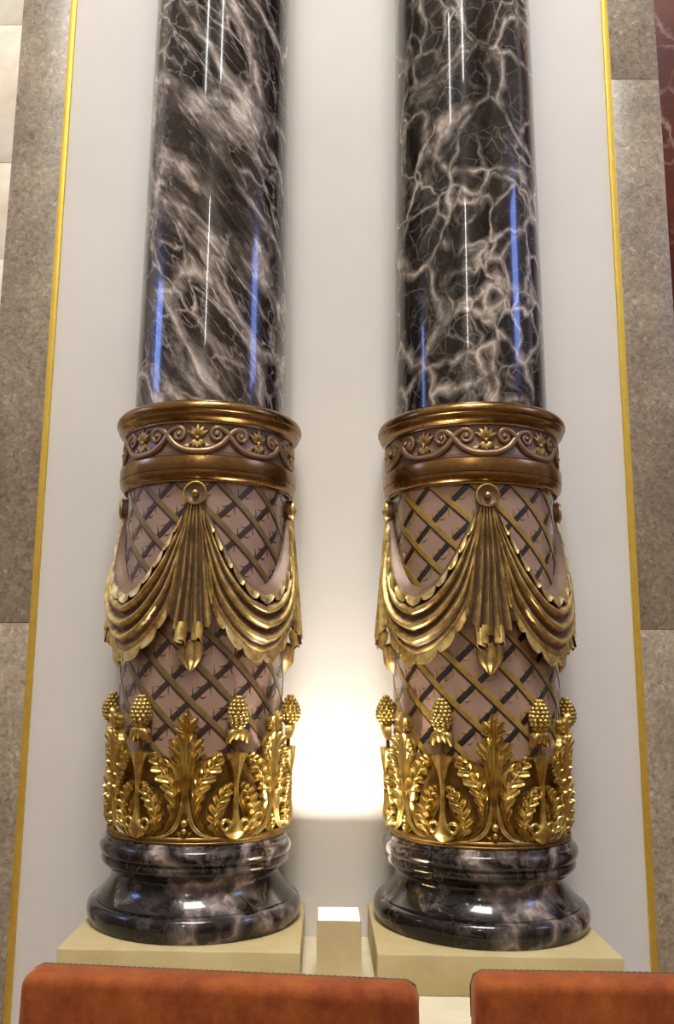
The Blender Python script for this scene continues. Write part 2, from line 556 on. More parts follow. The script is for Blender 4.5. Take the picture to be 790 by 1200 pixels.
# glowing ceiling panel out of view, added for soft fill from above
ll = structure(empty('window_3', (0, -4.4, H)))
fr = MB()
for x in (-1.6, -0.55, 0.5, 1.55):
    fr.box(x, x + 0.05, -1.5, 1.5, -0.06, 0)
link('window_frame', fr.mesh('window_frame', MAT_BRONZE, smooth=False), ll)  # bars of the added fill panel, not of a window
for x in (-1.55, -0.5, 0.55):
    pm = MB()
    pm.box(x, x + 1.0, -1.48, 1.48, -0.04, -0.02)
    link('pane', pm.mesh('pane', MAT_CEIL_FILL, smooth=False), ll)

# gilt strips beside the cream panel
structure(box_obj('trim_1', -0.9215, -0.9015, YW - 0.010, YW, 0.0, H, MAT_STRIP, bev=0.002))
structure(box_obj('trim_2', 0.8735, 0.8935, YW - 0.010, YW, 0.0, H, MAT_STRIP, bev=0.002))

def slab_band(name, x0, x1, y0, joints, mat):
    e = structure(empty(name, ((x0 + x1) / 2, YW, 0)))
    for a, b in zip(joints, joints[1:]):
        o = box_obj('stone_slab', x0, x1, y0, YW, a + 0.0006, b - 0.0006, mat, None, bev=0.0012)
        o.parent = e
        o.matrix_parent_inverse = Matrix.Translation(e.location).inverted()
    return e

slab_band('trim_3', -1.0835, -0.9205, YW - 0.008, [0.0, Z0 + 0.018, 3.82, 5.4, 6.8, H], MAT_GREY)
slab_band('trim_4', 0.8925, 1.0500, YW - 0.008, [0.0, Z0 + 0.019, Z0 + 1.829, 5.0, 6.6, H], MAT_GREY)
slab_band('trim_5', -1.90, -1.0835, YW - 0.007, [0.0, 0.6, 1.3, 2.1, Z0 + 1.183, Z0 + 1.523, Z0 + 2.035, 4.1, 5.0, 6.0, H], MAT_CREAM)
slab_band('trim_6', 1.0500, 1.90, YW - 0.007, [0.0, 0.9, 2.2, 4.1, 6.0, H], MAT_RED)

# podium the plinths stand on
POD = Z0 - 0.846
structure(box_obj('podium', -0.656, 0.656, -0.50, YW, 0.0, POD, MAT_PODIUM, bev=0.006))
bpy.data.objects['podium'].name = 'trim_7'

# ------------------------------------------------------------------ plinths and lamp box
for s, which in ((-1, 'cream stone plinth under the column with slanting veins, left of lamp box'.replace(', left of lamp box', '')),
                 (1, 'cream stone plinth under the column with black and gold trellis')):
    e = empty('plinth', (s * 0.3725, 0, POD))
    tag(e, which, 'plinth', 'column plinths')
    b = rounded_box(-0.2835, 0.2835, -0.307, YW, 0.0, ZP - POD, 0.003, 2, MAT_PLINTH, 'plinth_block')
    link('plinth_block', b, e)

lb = empty('lamp_box', (0.001, -0.1965, POD))
tag(lb, 'square cream open-topped uplight box glowing between the two plinths', 'lamp')
zt = Z0 - 0.700 - POD
mb = MB()
hx, hy, wl = 0.0535, 0.0600, 0.005
mb.box(-hx, hx, -hy, -hy + wl, 0, zt)
mb.box(-hx, hx, hy - wl, hy, 0, zt)
mb.box(-hx, -hx + wl, -hy + wl, hy - wl, 0, zt)
mb.box(hx - wl, hx, -hy + wl, hy - wl, 0, zt)
mb.box(-hx + wl, hx - wl, -hy + wl, hy - wl, 0, 0.006)
link('housing', mb.mesh('housing', MAT_BOX, smooth=False), lb)
mb = MB()
mb.box(-0.040, 0.040, -0.048, -0.022, zt - 0.066, zt - 0.060)
link('lamp_lens', mb.mesh('lamp_lens', MAT_UP, smooth=False), lb)

# ------------------------------------------------------------------ column pieces (built once, shared by both columns)
def revolve(profile, name, mat, n=144, angle=32):
    rows = []
    for r, h in profile:
        tm = math.degrees(math.acos(max(-1.0, -(YW - 0.0005) / r)))
        rows.append([cyl(-tm + 2 * tm * k / n, r, h) for k in range(n + 1)])
    mb = MB()
    mb.grid(rows)
    return mb.mesh(name, mat, angle=angle)

def arc(r0, h0, r1, h1, bulge, n=6):
    """profile points from one point to the next with a bulge to the right of the chord"""
    out = []
    dx, dy = r1 - r0, h1 - h0
    L = math.hypot(dx, dy)
    nx, ny = -dy / L, dx / L
    for i in range(n + 1):
        t = i / n
        b = bulge * 4 * t * (1 - t)
        out.append((r0 + dx * t + nx * b, h0 + dy * t + ny * b))
    return out

def sprof(pts, n):
    return polycurve(pts, n)

RD = lambda h: 0.2236 + (h - 0.23) * 0.0034          # drum radius
SHAFT_TOP = 5.6
rs = lambda h: 0.2195 - (h - 1.35) * 0.0072
SHAFT_ME = {}
for key, mt in (('a', MAT_SHAFT_A), ('b', MAT_SHAFT_B)):
    SHAFT_ME[key] = revolve([(rs(h), h) for h in [1.34 + (SHAFT_TOP - 1.34) * i / 40 for i in range(41)]], 'shaft', mt, 160)

LIP_ME = revolve([(0.2150, 1.3505)] + sprof([(0.248, 1.3505), (0.256, 1.3475), (0.2625, 1.342), (0.2668, 1.335), (0.268, 1.328), (0.2665, 1.3215), (0.2625, 1.3175)], 14)
                 + [(0.2598, 1.3165), (0.2598, 1.3148)] + sprof([(0.2622, 1.3140), (0.2612, 1.309), (0.256, 1.3015), (0.2495, 1.297), (0.246, 1.2945)], 9)
                 + [(0.2446, 1.2942), (0.2446, 1.2885), (0.240, 1.2880)], 'collar_lip', MAT_BRONZE)
FRIEZE_ME = revolve([(0.240, 1.2885), (0.2392, 1.284), (0.2388, 1.215), (0.2396, 1.2135), (0.2396, 1.2105), (0.2388, 1.2095), (0.2396, 1.2065), (0.2396, 1.2035), (0.2388, 1.202), (0.2388, 1.198)], 'frieze_band', MAT_FRIEZE)
LEDGE_ME = revolve([(0.2388, 1.1990), (0.2500, 1.1985), (0.2520, 1.1970), (0.2528, 1.1945), (0.2528, 1.1640), (0.2520, 1.1618), (0.2498, 1.1612), (0.2498, 1.1590)]
                   + sprof([(0.2510, 1.1580), (0.2508, 1.1530), (0.2480, 1.1450), (0.2430, 1.1390), (0.2395, 1.1365)], 9)
                   + [(0.2372, 1.1360), (0.2372, 1.1315), (0.2262, 1.1310)], 'collar_ledge', MAT_BRONZE)
DRUM_ME = revolve([(RD(h), h) for h in [0.222 + 0.912 * i / 24 for i in range(25)]], 'drum', MAT_DRUM)
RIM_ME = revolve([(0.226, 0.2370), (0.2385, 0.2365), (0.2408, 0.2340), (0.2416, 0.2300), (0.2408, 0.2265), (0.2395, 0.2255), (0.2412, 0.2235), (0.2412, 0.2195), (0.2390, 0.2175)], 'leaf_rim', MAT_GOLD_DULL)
BASE_ME = revolve([(0.2385, 0.2185), (0.2440, 0.2160), (0.2462, 0.2120), (0.2470, 0.2085), (0.2478, 0.2068)]
                  + sprof([(0.2500, 0.2060), (0.2548, 0.2010), (0.2575, 0.1935), (0.2578, 0.1860), (0.2552, 0.1765), (0.2510, 0.1705)], 12)
                  + [(0.2488, 0.1690), (0.2486, 0.1672)] + sprof([(0.2502, 0.1660), (0.2518, 0.1590), (0.2500, 0.1500), (0.2440, 0.1430), (0.2375, 0.1395)], 10)
                  + [(0.2340, 0.1388), (0.2340, 0.1345)] + sprof([(0.2325, 0.1335), (0.2265, 0.1275), (0.2240, 0.1180), (0.2255, 0.1070), (0.2310, 0.0955), (0.2395, 0.0840), (0.2490, 0.0740), (0.2585, 0.0655), (0.2620, 0.0630)], 18)
                  + [(0.2632, 0.0620), (0.2632, 0.0590)] + sprof([(0.2660, 0.0583), (0.2735, 0.0545), (0.2795, 0.0470), (0.2825, 0.0370), (0.2822, 0.0260), (0.2790, 0.0130), (0.2745, 0.0030), (0.2725, 0.0)], 16), 'base_moulding', MAT_BASE)
NECK_ME = revolve([(0.190, 5.58), (0.200, 5.58), (0.212, 5.60), (0.212, 5.64), (0.200, 5.66), (0.205, 5.72), (0.235, 5.86), (0.262, 5.93), (0.262, 6.0)], 'capital', MAT_BRONZE)

# --- frieze ornament
RF = 0.2392
def scroll_mesh(side):
    cx, cz = 12.2, 1.2575
    pts = []
    k = 180 / PI / RF
    for i in range(34):                                    # spiral from inside out
        a = i / 33 * 2 * PI * 1.35
        r = 0.0040 + 0.0145 * (i / 33)
        ang = a + PI / 2 - 2 * PI * 1.35
        pts.append((cx - r * cos(ang) * k * 0.95, cz + r * sin(ang)))
    pts += [(15.2, 1.2735), (18.5, 1.2640), (21.5, 1.2480), (24.5, 1.2330), (29.0, 1.2200), (34.0, 1.2135), (40.0, 1.2115)]
    xy = [(p[0] / k, p[1]) for p in pts]
    cv = polycurve(xy, 74)
    P, R = [], []
    for i, (u, h) in enumerate(cv):
        t = i / 74
        th = u * k * side
        P.append(cyl(th, RF + 0.0035, h))
        R.append(lerp(0.0036, 0.0080, smooth01(t * 2.2)))
    mb = MB()
    mb.tube(P, R, 10, 0.62, lambda p: radial(p))
    mb.ball(cyl(12.2 * side, RF + 0.004, 1.2575), 0.0062, 8, 6)
    # little leaf springing from the band
    for (a0, h0, a1, h1, w) in ((8.0, 1.2170, 4.6, 1.2325, .0055), (17.0, 1.2420, 20.5, 1.2290, .0)):
        if w:
            mb.tube([cyl(lerp(a0, a1, j / 6) * side, RF + 0.003, lerp(h0, h1, (j / 6) ** 1.6)) for j in range(7)],
                    [w * sin(PI * (0.12 + 0.83 * j / 6)) + 0.0008 for j in range(7)], 6, 0.8, lambda p: radial(p))
    return mb.mesh('scroll', MAT_SCROLL)
SCROLL_ME = {s: scroll_mesh(s) for s in (-1, 1)}

def petal(mb, th0, h0, dth, dh, w, rel, R, n=7, curl=0.0):
    """one raised petal from (th0,h0) towards (dth,dh)"""
    k = 180 / PI / R
    L = math.hypot(dth / k, dh)
    tx, tz = dth / k / L, dh / L
    rows = []
    for i in range(n + 1):
        t = i / n
        ww = w * (sin(PI * min(1.0, 0.12 + 0.88 * t) ** 0.8)) + 0.0004
        cu, ch = th0 / k + tx * L * t, h0 + tz * L * t
        row = []
        for s in (-1, -1, -0.6, 0, 0.6, 1, 1):
            row.append((cu - tz * ww * s, ch + tx * ww * s))
        rr = rel * (0.45 + 0.55 * sin(PI * min(t * 1.05, 1))) + curl * t * t
        z = [0, rr * .35, rr * .85, rr * 0.9, rr * .85, rr * .35, 0]
        rows.append([cyl(p[0] * k, R + q, p[1]) for p, q in zip(row, z)])
    mb.grid(rows)

def palmette_mesh():
    mb = MB()
    for a in (-58, -30, 0, 30, 58):
        L = 0.037 if a == 0 else 0.034
        petal(mb, 0, 1.2500, math.degrees(sin(math.radians(a)) * L / RF), cos(math.radians(a)) * L, 0.0080, 0.010, RF)
    for a in (-62, -33, 0, 33, 62):
        L = 0.033 if a == 0 else 0.029
        petal(mb, 0, 1.2400, math.degrees(sin(math.radians(a)) * L / RF), -cos(math.radians(a)) * L, 0.0066, 0.010, RF)
    for s in (-1, 1):
        petal(mb, 5.0 * s, 1.2270, 5.2 * s, -0.0055, 0.0048, 0.008, RF)
    mb.ball(cyl(0, RF + 0.006, 1.2455), 0.0058, 8, 6)
    return mb.mesh('palmette', MAT_PALMETTE)
PALM_ME = palmette_mesh()

# --- trellis bars with thorns
def bar_mesh(handed, w, rel, rate, thorns, mats, name):
    """helical strip; passes angle 0 at h=0.60. mats: body, painted edge line, thorns"""
    mb = MB()
    mi = []
    h0, h1 = 0.40, 1.131
    n = 60
    sl = math.degrees(1 / 0.2245)
    half = w / 2 * math.hypot(rate / sl, 1)               # horizontal half width
    prof = ((-1, -0.001), (-1, rel * .7), (-0.55, rel), (0.6, rel), (1, rel * .7), (1, -0.001))
    rows = []
    for i in range(n + 1):
        h = h0 + (h1 - h0) * i / n
        th = handed * rate * (h - 0.60) + 0.25 * sin(31 * h)
        rows.append([cyl(th + q * half * sl, RD(h) + r, h) for q, r in prof])
    mb.grid(rows)
    for i in range(n):
        mi += [1, 1, 0, 0, 0]
    if thorns:
        # four thorns round every crossing: tips curve away from the bar
        for j in range(-6, 18):
            for along, sd, dth, dh in ((0.24, 1, 4.4, 0.002), (0.22, -1, 0.2, 0.025), (-0.24, -1, -4.4, -0.001), (-0.22, 1, -0.2, -0.024)):
                h = 0.60 + (j + 0.5 + thorns[1] + along) * thorns[0]
                if not (h0 + 0.03 < h < h1 - 0.03):
                    continue
                th = handed * rate * (h - 0.60) + sd * half * sl * 0.98
                pts = []
                for q in (0, 0.35, 0.7, 1.0):
                    bend = 0.9 * sin(PI * q) * (1 if dth > 0 else -1)
                    pts.append((th + dth * q + (0 if abs(dth) > 1 else bend), h + dh * q - (0.004 * sin(PI * q) if abs(dth) > 1 else 0)))
                for q, ((a, b), ww) in enumerate(zip(pts, thorns[2])):
                    ta = math.atan2(dh, math.radians(dth) * 0.2245)
                    ox, oz = -sin(ta) * ww * sl, cos(ta) * ww
                    row = [cyl(a - ox, RD(b) - .001, b - oz), cyl(a - ox * .6, RD(b) + rel, b - oz * .6), cyl(a + ox * .6, RD(b) + rel, b + oz * .6), cyl(a + ox, RD(b) - .001, b + oz)]
                    if q:
                        k = len(mb.f)
                        mb.grid([prev, row])
                        mi += [2] * (len(mb.f) - k)
                    prev = row
    me = mb.mesh(name, mats[0])
    me.materials.append(mats[1])
    me.materials.append(mats[2])
    me.polygons.foreach_set('material_index', mi)
    return me

STEP = 360 / 13.0
CROSS = STEP / (268 + 263)                                # height between crossings along a bar
BAR_ME = {}
for key, mo, md, mt in (('a', MAT_OLIVE_A, MAT_DARK_A, MAT_THORN_A), ('b', MAT_OLIVE_B, MAT_DARK_B, MAT_OLIVE_B)):
    o0, d0 = {'a': (-9.0, 10.5), 'b': (-5.0, -40.5)}[key]
    ph = ((o0 - d0) / STEP) % 1.0                          # where the crossings fall along a dark bar
    BAR_ME[key] = (bar_mesh(-1, 0.0190, 0.0022, 268, None, (mo, md, mt), 'trellis_bar'),
                   bar_mesh(1, 0.0150, 0.0012, 263, (CROSS, ph - 0.5, (0.0022, 0.0022, 0.0014, 0.0003) if key == 'a' else (0.0026, 0.0042, 0.0030, 0.0004)), (md, md, mt), 'trellis_bar'))

# --- rosette on the collar: dish, ring, stud
def disc_lathe(mb, th, h, prof, n=24, wob=0.0):
    """lathe about the outward radial axis; prof = (radius, outward distance)"""
    o = Vector(cyl(th, 1, 0)); a = Vector((0, 0, 1)); b = Vector((cos(math.radians(th)), sin(math.radians(th)), 0))
    c0 = Vector((0, 0, h))
    rows = []
    for r, d in prof:
        rows.append([c0 + o * d + (a * cos(2 * PI * k / n) + b * sin(2 * PI * k / n)) * (r * (1 + wob * sin(3 * 2 * PI * k / n + 1))) for k in range(n)])
    mb.grid(rows, closed=True)

def rosette_meshes():
    d = MB()
    disc_lathe(d, 0, 1.0975, [(0.0290, 0.226), (0.0300, 0.244), (0.0285, 0.2475), (0.0255, 0.2478), (0.0225, 0.2445), (0.0140, 0.2415), (0.0005, 0.2405)], 32, 0.012)
    r = MB()
    disc_lathe(r, 0, 1.0975, [(0.0318, 0.243), (0.0322, 0.2475), (0.0306, 0.2505), (0.0282, 0.2508), (0.0266, 0.2485), (0.0264, 0.2455)], 40, 0.012)
    s = MB()
    disc_lathe(s, 0, 1.0975, [(0.0070, 0.2400), (0.0092, 0.2455), (0.0092, 0.2490), (0.0075, 0.2535), (0.0040, 0.2560), (0.0004, 0.2566)], 18)
    return d.mesh('rosette', MAT_FRIEZE), r.mesh('ring', MAT_GOLD), s.mesh('stud', MAT_GOLD)
ROS_ME = rosette_meshes()

# --- swag between two rosettes (local: from 0 to 90 degrees)
SW_TOP = [(3, 1.082), (8.0, 1.050), (13.5, 1.010), (22.3, 0.945), (34, 0.882), (45, 0.862)]
SW_HEM = [(2.0, 1.072), (4.5, 0.985), (8.0, 0.900), (13, 0.815), (19.7, 0.762), (27, 0.725), (35.5, 0.698), (45, 0.685)]
K24 = math.radians(1) * 0.25
def half_line(tab, n):
    c = polycurve([(a * K24, h) for a, h in tab], n)
    return [(u / K24, h) for u, h in c]
NS = 44
L0, L1 = half_line(SW_TOP, NS), half_line(SW_HEM, NS)
OFF = [(0, .003), (.05, .012), (.12, .031), (.155, .037), (.19, .033), (.215, .022), (.26, .030), (.33, .047), (.385, .047), (.42, .036), (.445, .030),
       (.50, .041), (.56, .055), (.605, .054), (.64, .042), (.665, .035), (.71, .042), (.77, .050), (.81, .047), (.85, .034), (.88, .029), (.93, .032), (1, .027)]
GLD = [(0, 0), (.10, .05), (.14, .5), (.19, .35), (.22, .1), (.29, .5), (.345, 1), (.39, .85), (.44, .15), (.5, .5), (.57, 1), (.61, .85), (.665, .15), (.72, .55), (.78, 1), (.82, .7), (.88, .2), (.94, .75), (1, .95)]
def swag_pt(s, v, lift=0.0, dz=0.0):
    """s 0..1 across the whole swag, v 0 top .. 1 hem"""
    q = s * 2 if s <= 0.5 else (1 - s) * 2
    x = q * NS
    i = min(int(x), NS - 1)
    f = x - i
    a = (lerp(L0[i][0], L0[i + 1][0], f), lerp(L0[i][1], L0[i + 1][1], f))
    b = (lerp(L1[i][0], L1[i + 1][0], f), lerp(L1[i][1], L1[i + 1][1], f))
    vv = v + 0.012 * sin(9 * s + 3) * sin(PI * v)
    th, h = lerp(a[0], b[0], vv), lerp(a[1], b[1], vv)
    if s > 0.5:
        th = 90 - th
    e = 0.30 + 0.70 * smooth01(q * 1.25)
    r = RD(h) + sinterp(OFF, v) * e + lift + 0.004 * sin(7.3 * s + 11 * v) * sin(PI * v) * e
    return cyl(th, r, h + dz)

def swag_mesh(s0=0.0, s1=1.0):
    ns, nv = int(92 * (s1 - s0)), 64
    rows, g = [], []
    for i in range(ns + 1):
        s = s0 + (s1 - s0) * i / ns
        row, gr = [], []
        for j in range(nv + 1):
            v = j / nv
            row.append(swag_pt(s, v)); gr.append(interp(GLD, v))
        p = Vector(swag_pt(s, 1.0))                        # turn the hem back to the drum
        row.append(p - radial(p) * 0.012 + Vector((0, 0, 0.004))); gr.append(0.3)
        rows.append(row); g.append(gr)
    mb = MB()
    mb.grid(rows, g=g)
    return mb.mesh('swag', MAT_SWAG, angle=180, gild=True)

def lace_mesh(v0, count, wid, sc, lift, s0, s1, flare, beads):
    n = count * 10
    rows, g = [], []
    mb = MB()
    for i in range(n + 1):
        t = i / n
        s = lerp(s0, s1, t)
        e = min(1.0, min(s, 1 - s) * 6)
        fr_ = (count * t) % 1.0
        drop = (wid + sc * math.sqrt(max(0.0, 1 - (2 * fr_ - 1) ** 2))) * (0.35 + 0.65 * e)
        a = Vector(swag_pt(s, v0, lift * 0.3))
        o = radial(a)
        q = []
        wave = 0.0025 * sin(2 * PI * count * t)
        for (k, d) in ((0, lift * .3), (0.25, lift), (0.6, lift + flare * .5 + wave), (1.0, lift + flare + wave), (1.0, lift + flare - .004 + wave), (0.5, lift * 0 - .003)):
            q.append(a + o * d + Vector((0, 0, -drop * k)))
        rows.append(q); g.append([.7, 1, 1, 1, .6, .3])
        if beads and i % 5 == 2:
            mb.ball(a + o * (lift + flare * .6 + wave) + Vector((0, 0, -drop * 0.68)), 0.0022, 6, 4)
    k = len(mb.v)
    mb.g = [1.0] * k
    mb.grid(rows, g=g)
    return mb.mesh('lace_trim', MAT_SWAG, gild=True)

SWAG_ME = swag_mesh()
LACE_TOP = lace_mesh(0.135, 11, 0.008, 0.017, 0.003, 0.06, 0.94, 0.006, False)
LACE_HEM = lace_mesh(0.985, 8, 0.014, 0.018, 0.002, 0.20, 0.80, 0.003, True)
SWAG_HALF = {1: swag_mesh(0.0, 0.24), -1: swag_mesh(0.76, 1.0)}

# --- pleated tail under the rosette
PLEAT = [(-1.0, .20), (-.88, .80), (-.82, .95), (-.76, .45), (-.66, .10), (-.55, .55), (-.46, .98), (-.40, .80), (-.34, .25), (-.27, .10), (-.19, .55), (-.12, 1.0), (-.05, .60), (.02, .12),
         (.08, .15), (.15, .70), (.22, 1.0), (.29, .55), (.36, .15), (.44, .12), (.52, .60), (.60, 1.0), (.67, .60), (.74, .15), (.82, .45), (.90, .85), (1.0, .20)]
def jabot_mesh():
    n, m = 40, 96
    rows, g = [], []
    for i in range(n + 1):
        t = i / n
        row, gr = [], []
        for j in range(m + 1):
            q = -1 + 2 * j / m
            rid = interp(PLEAT, max(-1, min(1, q + 0.02 * sin(4 * t + 5 * q))))
            hem = interp([(-1, .800), (-.82, .792), (-.74, .770), (-.58, .764), (-.50, .744), (-.1, .736), (.05, .738), (.3, .730), (.42, .752), (.6, .748), (.74, .775), (1, .770)], q)
            h = lerp(1.068, hem, t)
            wd = lerp(4.6, 16.5, t ** 0.9)
            th = q * wd + 0.8 * sin(5 * t + q * 3) * t
            env = lerp(0.018, 0.040, t) * (1 - 0.35 * abs(q) ** 3)
            r = RD(h) + env + lerp(0.007, 0.034, t ** 0.7) * (rid - 0.55)
            row.append(cyl(th, r, h)); gr.append(min(1.0, 0.16 + 0.9 * rid ** 1.4))
        rows.append(row); g.append(gr)
    back, gb = [], []
    for p in rows[-1]:
        v = Vector(p)
        back.append(v - radial(v) * 0.007 + Vector((0, 0, 0.002))); gb.append(0.2)
    rows.append(back); g.append(gb)
    for r_, g_ in zip(rows, g):                            # side returns to the drum
        a, b = Vector(r_[0]), Vector(r_[-1])
        r_.insert(0, a - radial(a) * 0.024); r_.append(b - radial(b) * 0.024)
        g_.insert(0, .2); g_.append(.2)
    mb = MB()
    mb.grid(rows, g=g)
    return mb.mesh('drapery_tail', MAT_SWAG, angle=60, gild=True)
JABOT_ME = jabot_mesh()

def curl_mesh(th, h0, h1, rad, turn):
    """rolled hem: a spiral strip drawn out downwards"""
    rows, g = [], []
    for k in range(2):
        for i in range(7):
            t = i / 6
            h = lerp(h0, h1, t)
            row = []
            for j in range(25):
                a = j / 24 * 2 * PI * 1.15
                rr = rad * (1 - 0.42 * j / 24) * (1.0 - 0.10 * t) - (0.0016 if k else 0)
                x = turn * rr * sin(a); y = rr * cos(a)
                row.append(cyl(th + math.degrees(x / 0.25), 0.254 + 0.010 * t + y * 0.85, h + y * 0.35 + 0.004 * sin(a * 1.5 + th)))
            rows.append(row); g.append([0.9 if k == 0 else 0.2] * 25)
    mb = MB()
    mb.grid(rows[:7], g=g[:7])
    mb.grid([rows[6], rows[13]], g=[g[6], g[6]])
    mb.grid(rows[7:], g=g[7:])
    return mb.mesh('hem_curl', MAT_SWAG, gild=True)
CURL_ME = (curl_mesh(-5.6, 0.752, 0.708, 0.0200, 1), curl_mesh(4.4, 0.755, 0.716, 0.0180, -1))

def bud_mesh():
    rows, g = [], []
    prof = [(0, .010), (.10, .030), (.25, .036), (.42, .037), (.58, .034), (.74, .025), (.87, .015), (.96, .006), (1, .001)]
    for i in range(19):
        t = i / 18
        h = lerp(0.722, 0.636, t)
        w = sinterp(prof, t)
        row, gr = [], []
        for j in range(21):
            s = -1 + j / 10
            rid = abs(cos(PI * 1.5 * s))
            r = RD(h) + 0.030 * math.sqrt(max(0, 1 - s * s)) * min(1, w / .030) * (1 - .3 * t) + 0.004 * cos(PI * 3 * s) * min(1, w / .02) * (1 - abs(s))
            row.append(cyl(math.degrees(s * w / 0.245), r, h)); gr.append(.35 + .65 * rid)
        rows.append(row); g.append(gr)
    mb = MB()
    mb.grid(rows, g=g)
    return mb.mesh('pendant_bud', MAT_SWAG, gild=True)
BUD_ME = bud_mesh()

# --- acanthus crown.  du,py below are tracing units: 295 = 30 degrees, 1 = 0.341 mm in height
UH = lambda py: 0.23 + (1110 - py) * 0.000341
UU = 0.1257 / 295
RL = 0.2262
def sheet(pts_rel, name=None, mb=None, base=0.0, thin=None):
    """pts_rel[i][j] = (u metres, h, relief); adds a wall round the border down to the drum"""
    rows = []
    edge = (lambda q: base) if thin is None else (lambda q: q - thin)
    for r in pts_rel:
        rows.append([(r[0][0], r[0][1], edge(r[0][2]))] + list(r) + [(r[-1][0], r[-1][1], edge(r[-1][2]))])
    first = [(u, h, edge(q)) for u, h, q in rows[0]]
    last = [(u, h, edge(q)) for u, h, q in rows[-1]]
    rows = [first] + rows + [last]
    mb = mb or MB()
    mb.grid([[cyl(math.degrees(u / 0.24), RL + q, h) for u, h, q in r] for r in rows])
    return mb

def lobe(x):
    """1 in the middle of a lobe, 0 at the notch, leaning forward"""
    f = x - math.floor(x)
    return max(0.0, sin(PI * f ** 1.25)) ** 0.55

def acanthus(spine, wl, wr, nl, nr, rel, lean, curl, side=1, nT=64, nS=16, depth=0.55, lobe_from=0.0, fat=1.18):
    """lobed leaf along a traced spine; w* are (t, half width) tables in tracing units"""
    cv = polycurve([(du * UU, UH(py)) for du, py in spine], nT)
    rows = []
    for i in range(nT + 1):
        t = i / nT
        p = cv[i]
        a, b = cv[max(i - 1, 0)], cv[min(i + 1, nT)]
        tx, tz = b[0] - a[0], b[1] - a[1]
        L = math.hypot(tx, tz)
        tx, tz = tx / L, tz / L
        row = []
        rel_t = sinterp(rel, t)
        for j in range(nS + 1):
            s = -1 + 2 * j / nS
            tab, n = (wl, nl) if s < 0 else (wr, nr)
            env = sinterp(tab, t) * UU * fat
            lb = lobe(t * n) if n else 1.0
            act = smooth01((t - lobe_from) * 6) if n else 0
            w = env * (1 - depth * act * (1 - lb))
            q = abs(s)
            fw = lean * q * q * env * (0.4 + 0.6 * lb)
            u = p[0] - tz * s * w + tx * fw
            h = p[1] + tx * s * w + tz * fw
            cross = 0.55 + 0.45 * cos(q * PI * 0.9) if q > 0.0 else 1.0
            flute = 0.0026 * cos(q * PI * 4.2) * min(1, env / 0.012)
            tipc = curl * act * lb * q ** 2.5
            z = rel_t * (0.35 + 0.65 * cross) + flute + tipc * min(1, env / 0.012) - 0.004 * act * (1 - lb) * q
            row.append((u * side, h, max(z, 0.001)))
        rows.append(row)
    if side < 0:
        rows = [r[::-1] for r in rows]
    return sheet(rows)

UM = 0.00038                                               # mean size of one tracing unit
def leaflet(mb, du, py, ang, L, W, rel0, rel1, side=1, tipcurl=0.006, n=9):
    """one lobe of an acanthus leaf: a spoon with a groove and a raised tip; ang in degrees from straight up, + = away from the axis"""
    u0, h0 = du * UU, UH(py)
    dx, dz = sin(math.radians(ang)), cos(math.radians(ang))
    L, W = L * UM, W * UM
    rows = []
    for i in range(n + 1):
        t = i / n
        w = W * min(1.0, 0.55 + 0.9 * t) * max(0.06, math.sqrt(max(0.0, 1 - max(0.0, (t - 0.55) / 0.45) ** 2)))
        bend = 0.10 * L * t * t
        cu, ch = u0 + dx * L * t - dz * bend * (1 if ang > 0 else -1) * 0, h0 + dz * L * t
        row = []
        z = lerp(rel0, rel1, smooth01(t)) + tipcurl * t ** 3 - (0.006 if t > 0.97 else 0)
        for q in (-1, -.66, -.33, 0, .33, .66, 1):
            zz = z + (-0.0030 * math.exp(-(q / .28) ** 2) + 0.0012 * (1 if abs(q) in (.66,) else 0) - (0.0040 if abs(q) == 1 else 0)) * min(1, W / 0.008)
            row.append(((cu - dz * w * q) * side, ch + dx * w * q, zz))
        if side < 0:
            row = row[::-1]
        rows.append(row)
    sheet(rows, mb=mb, thin=0.007)

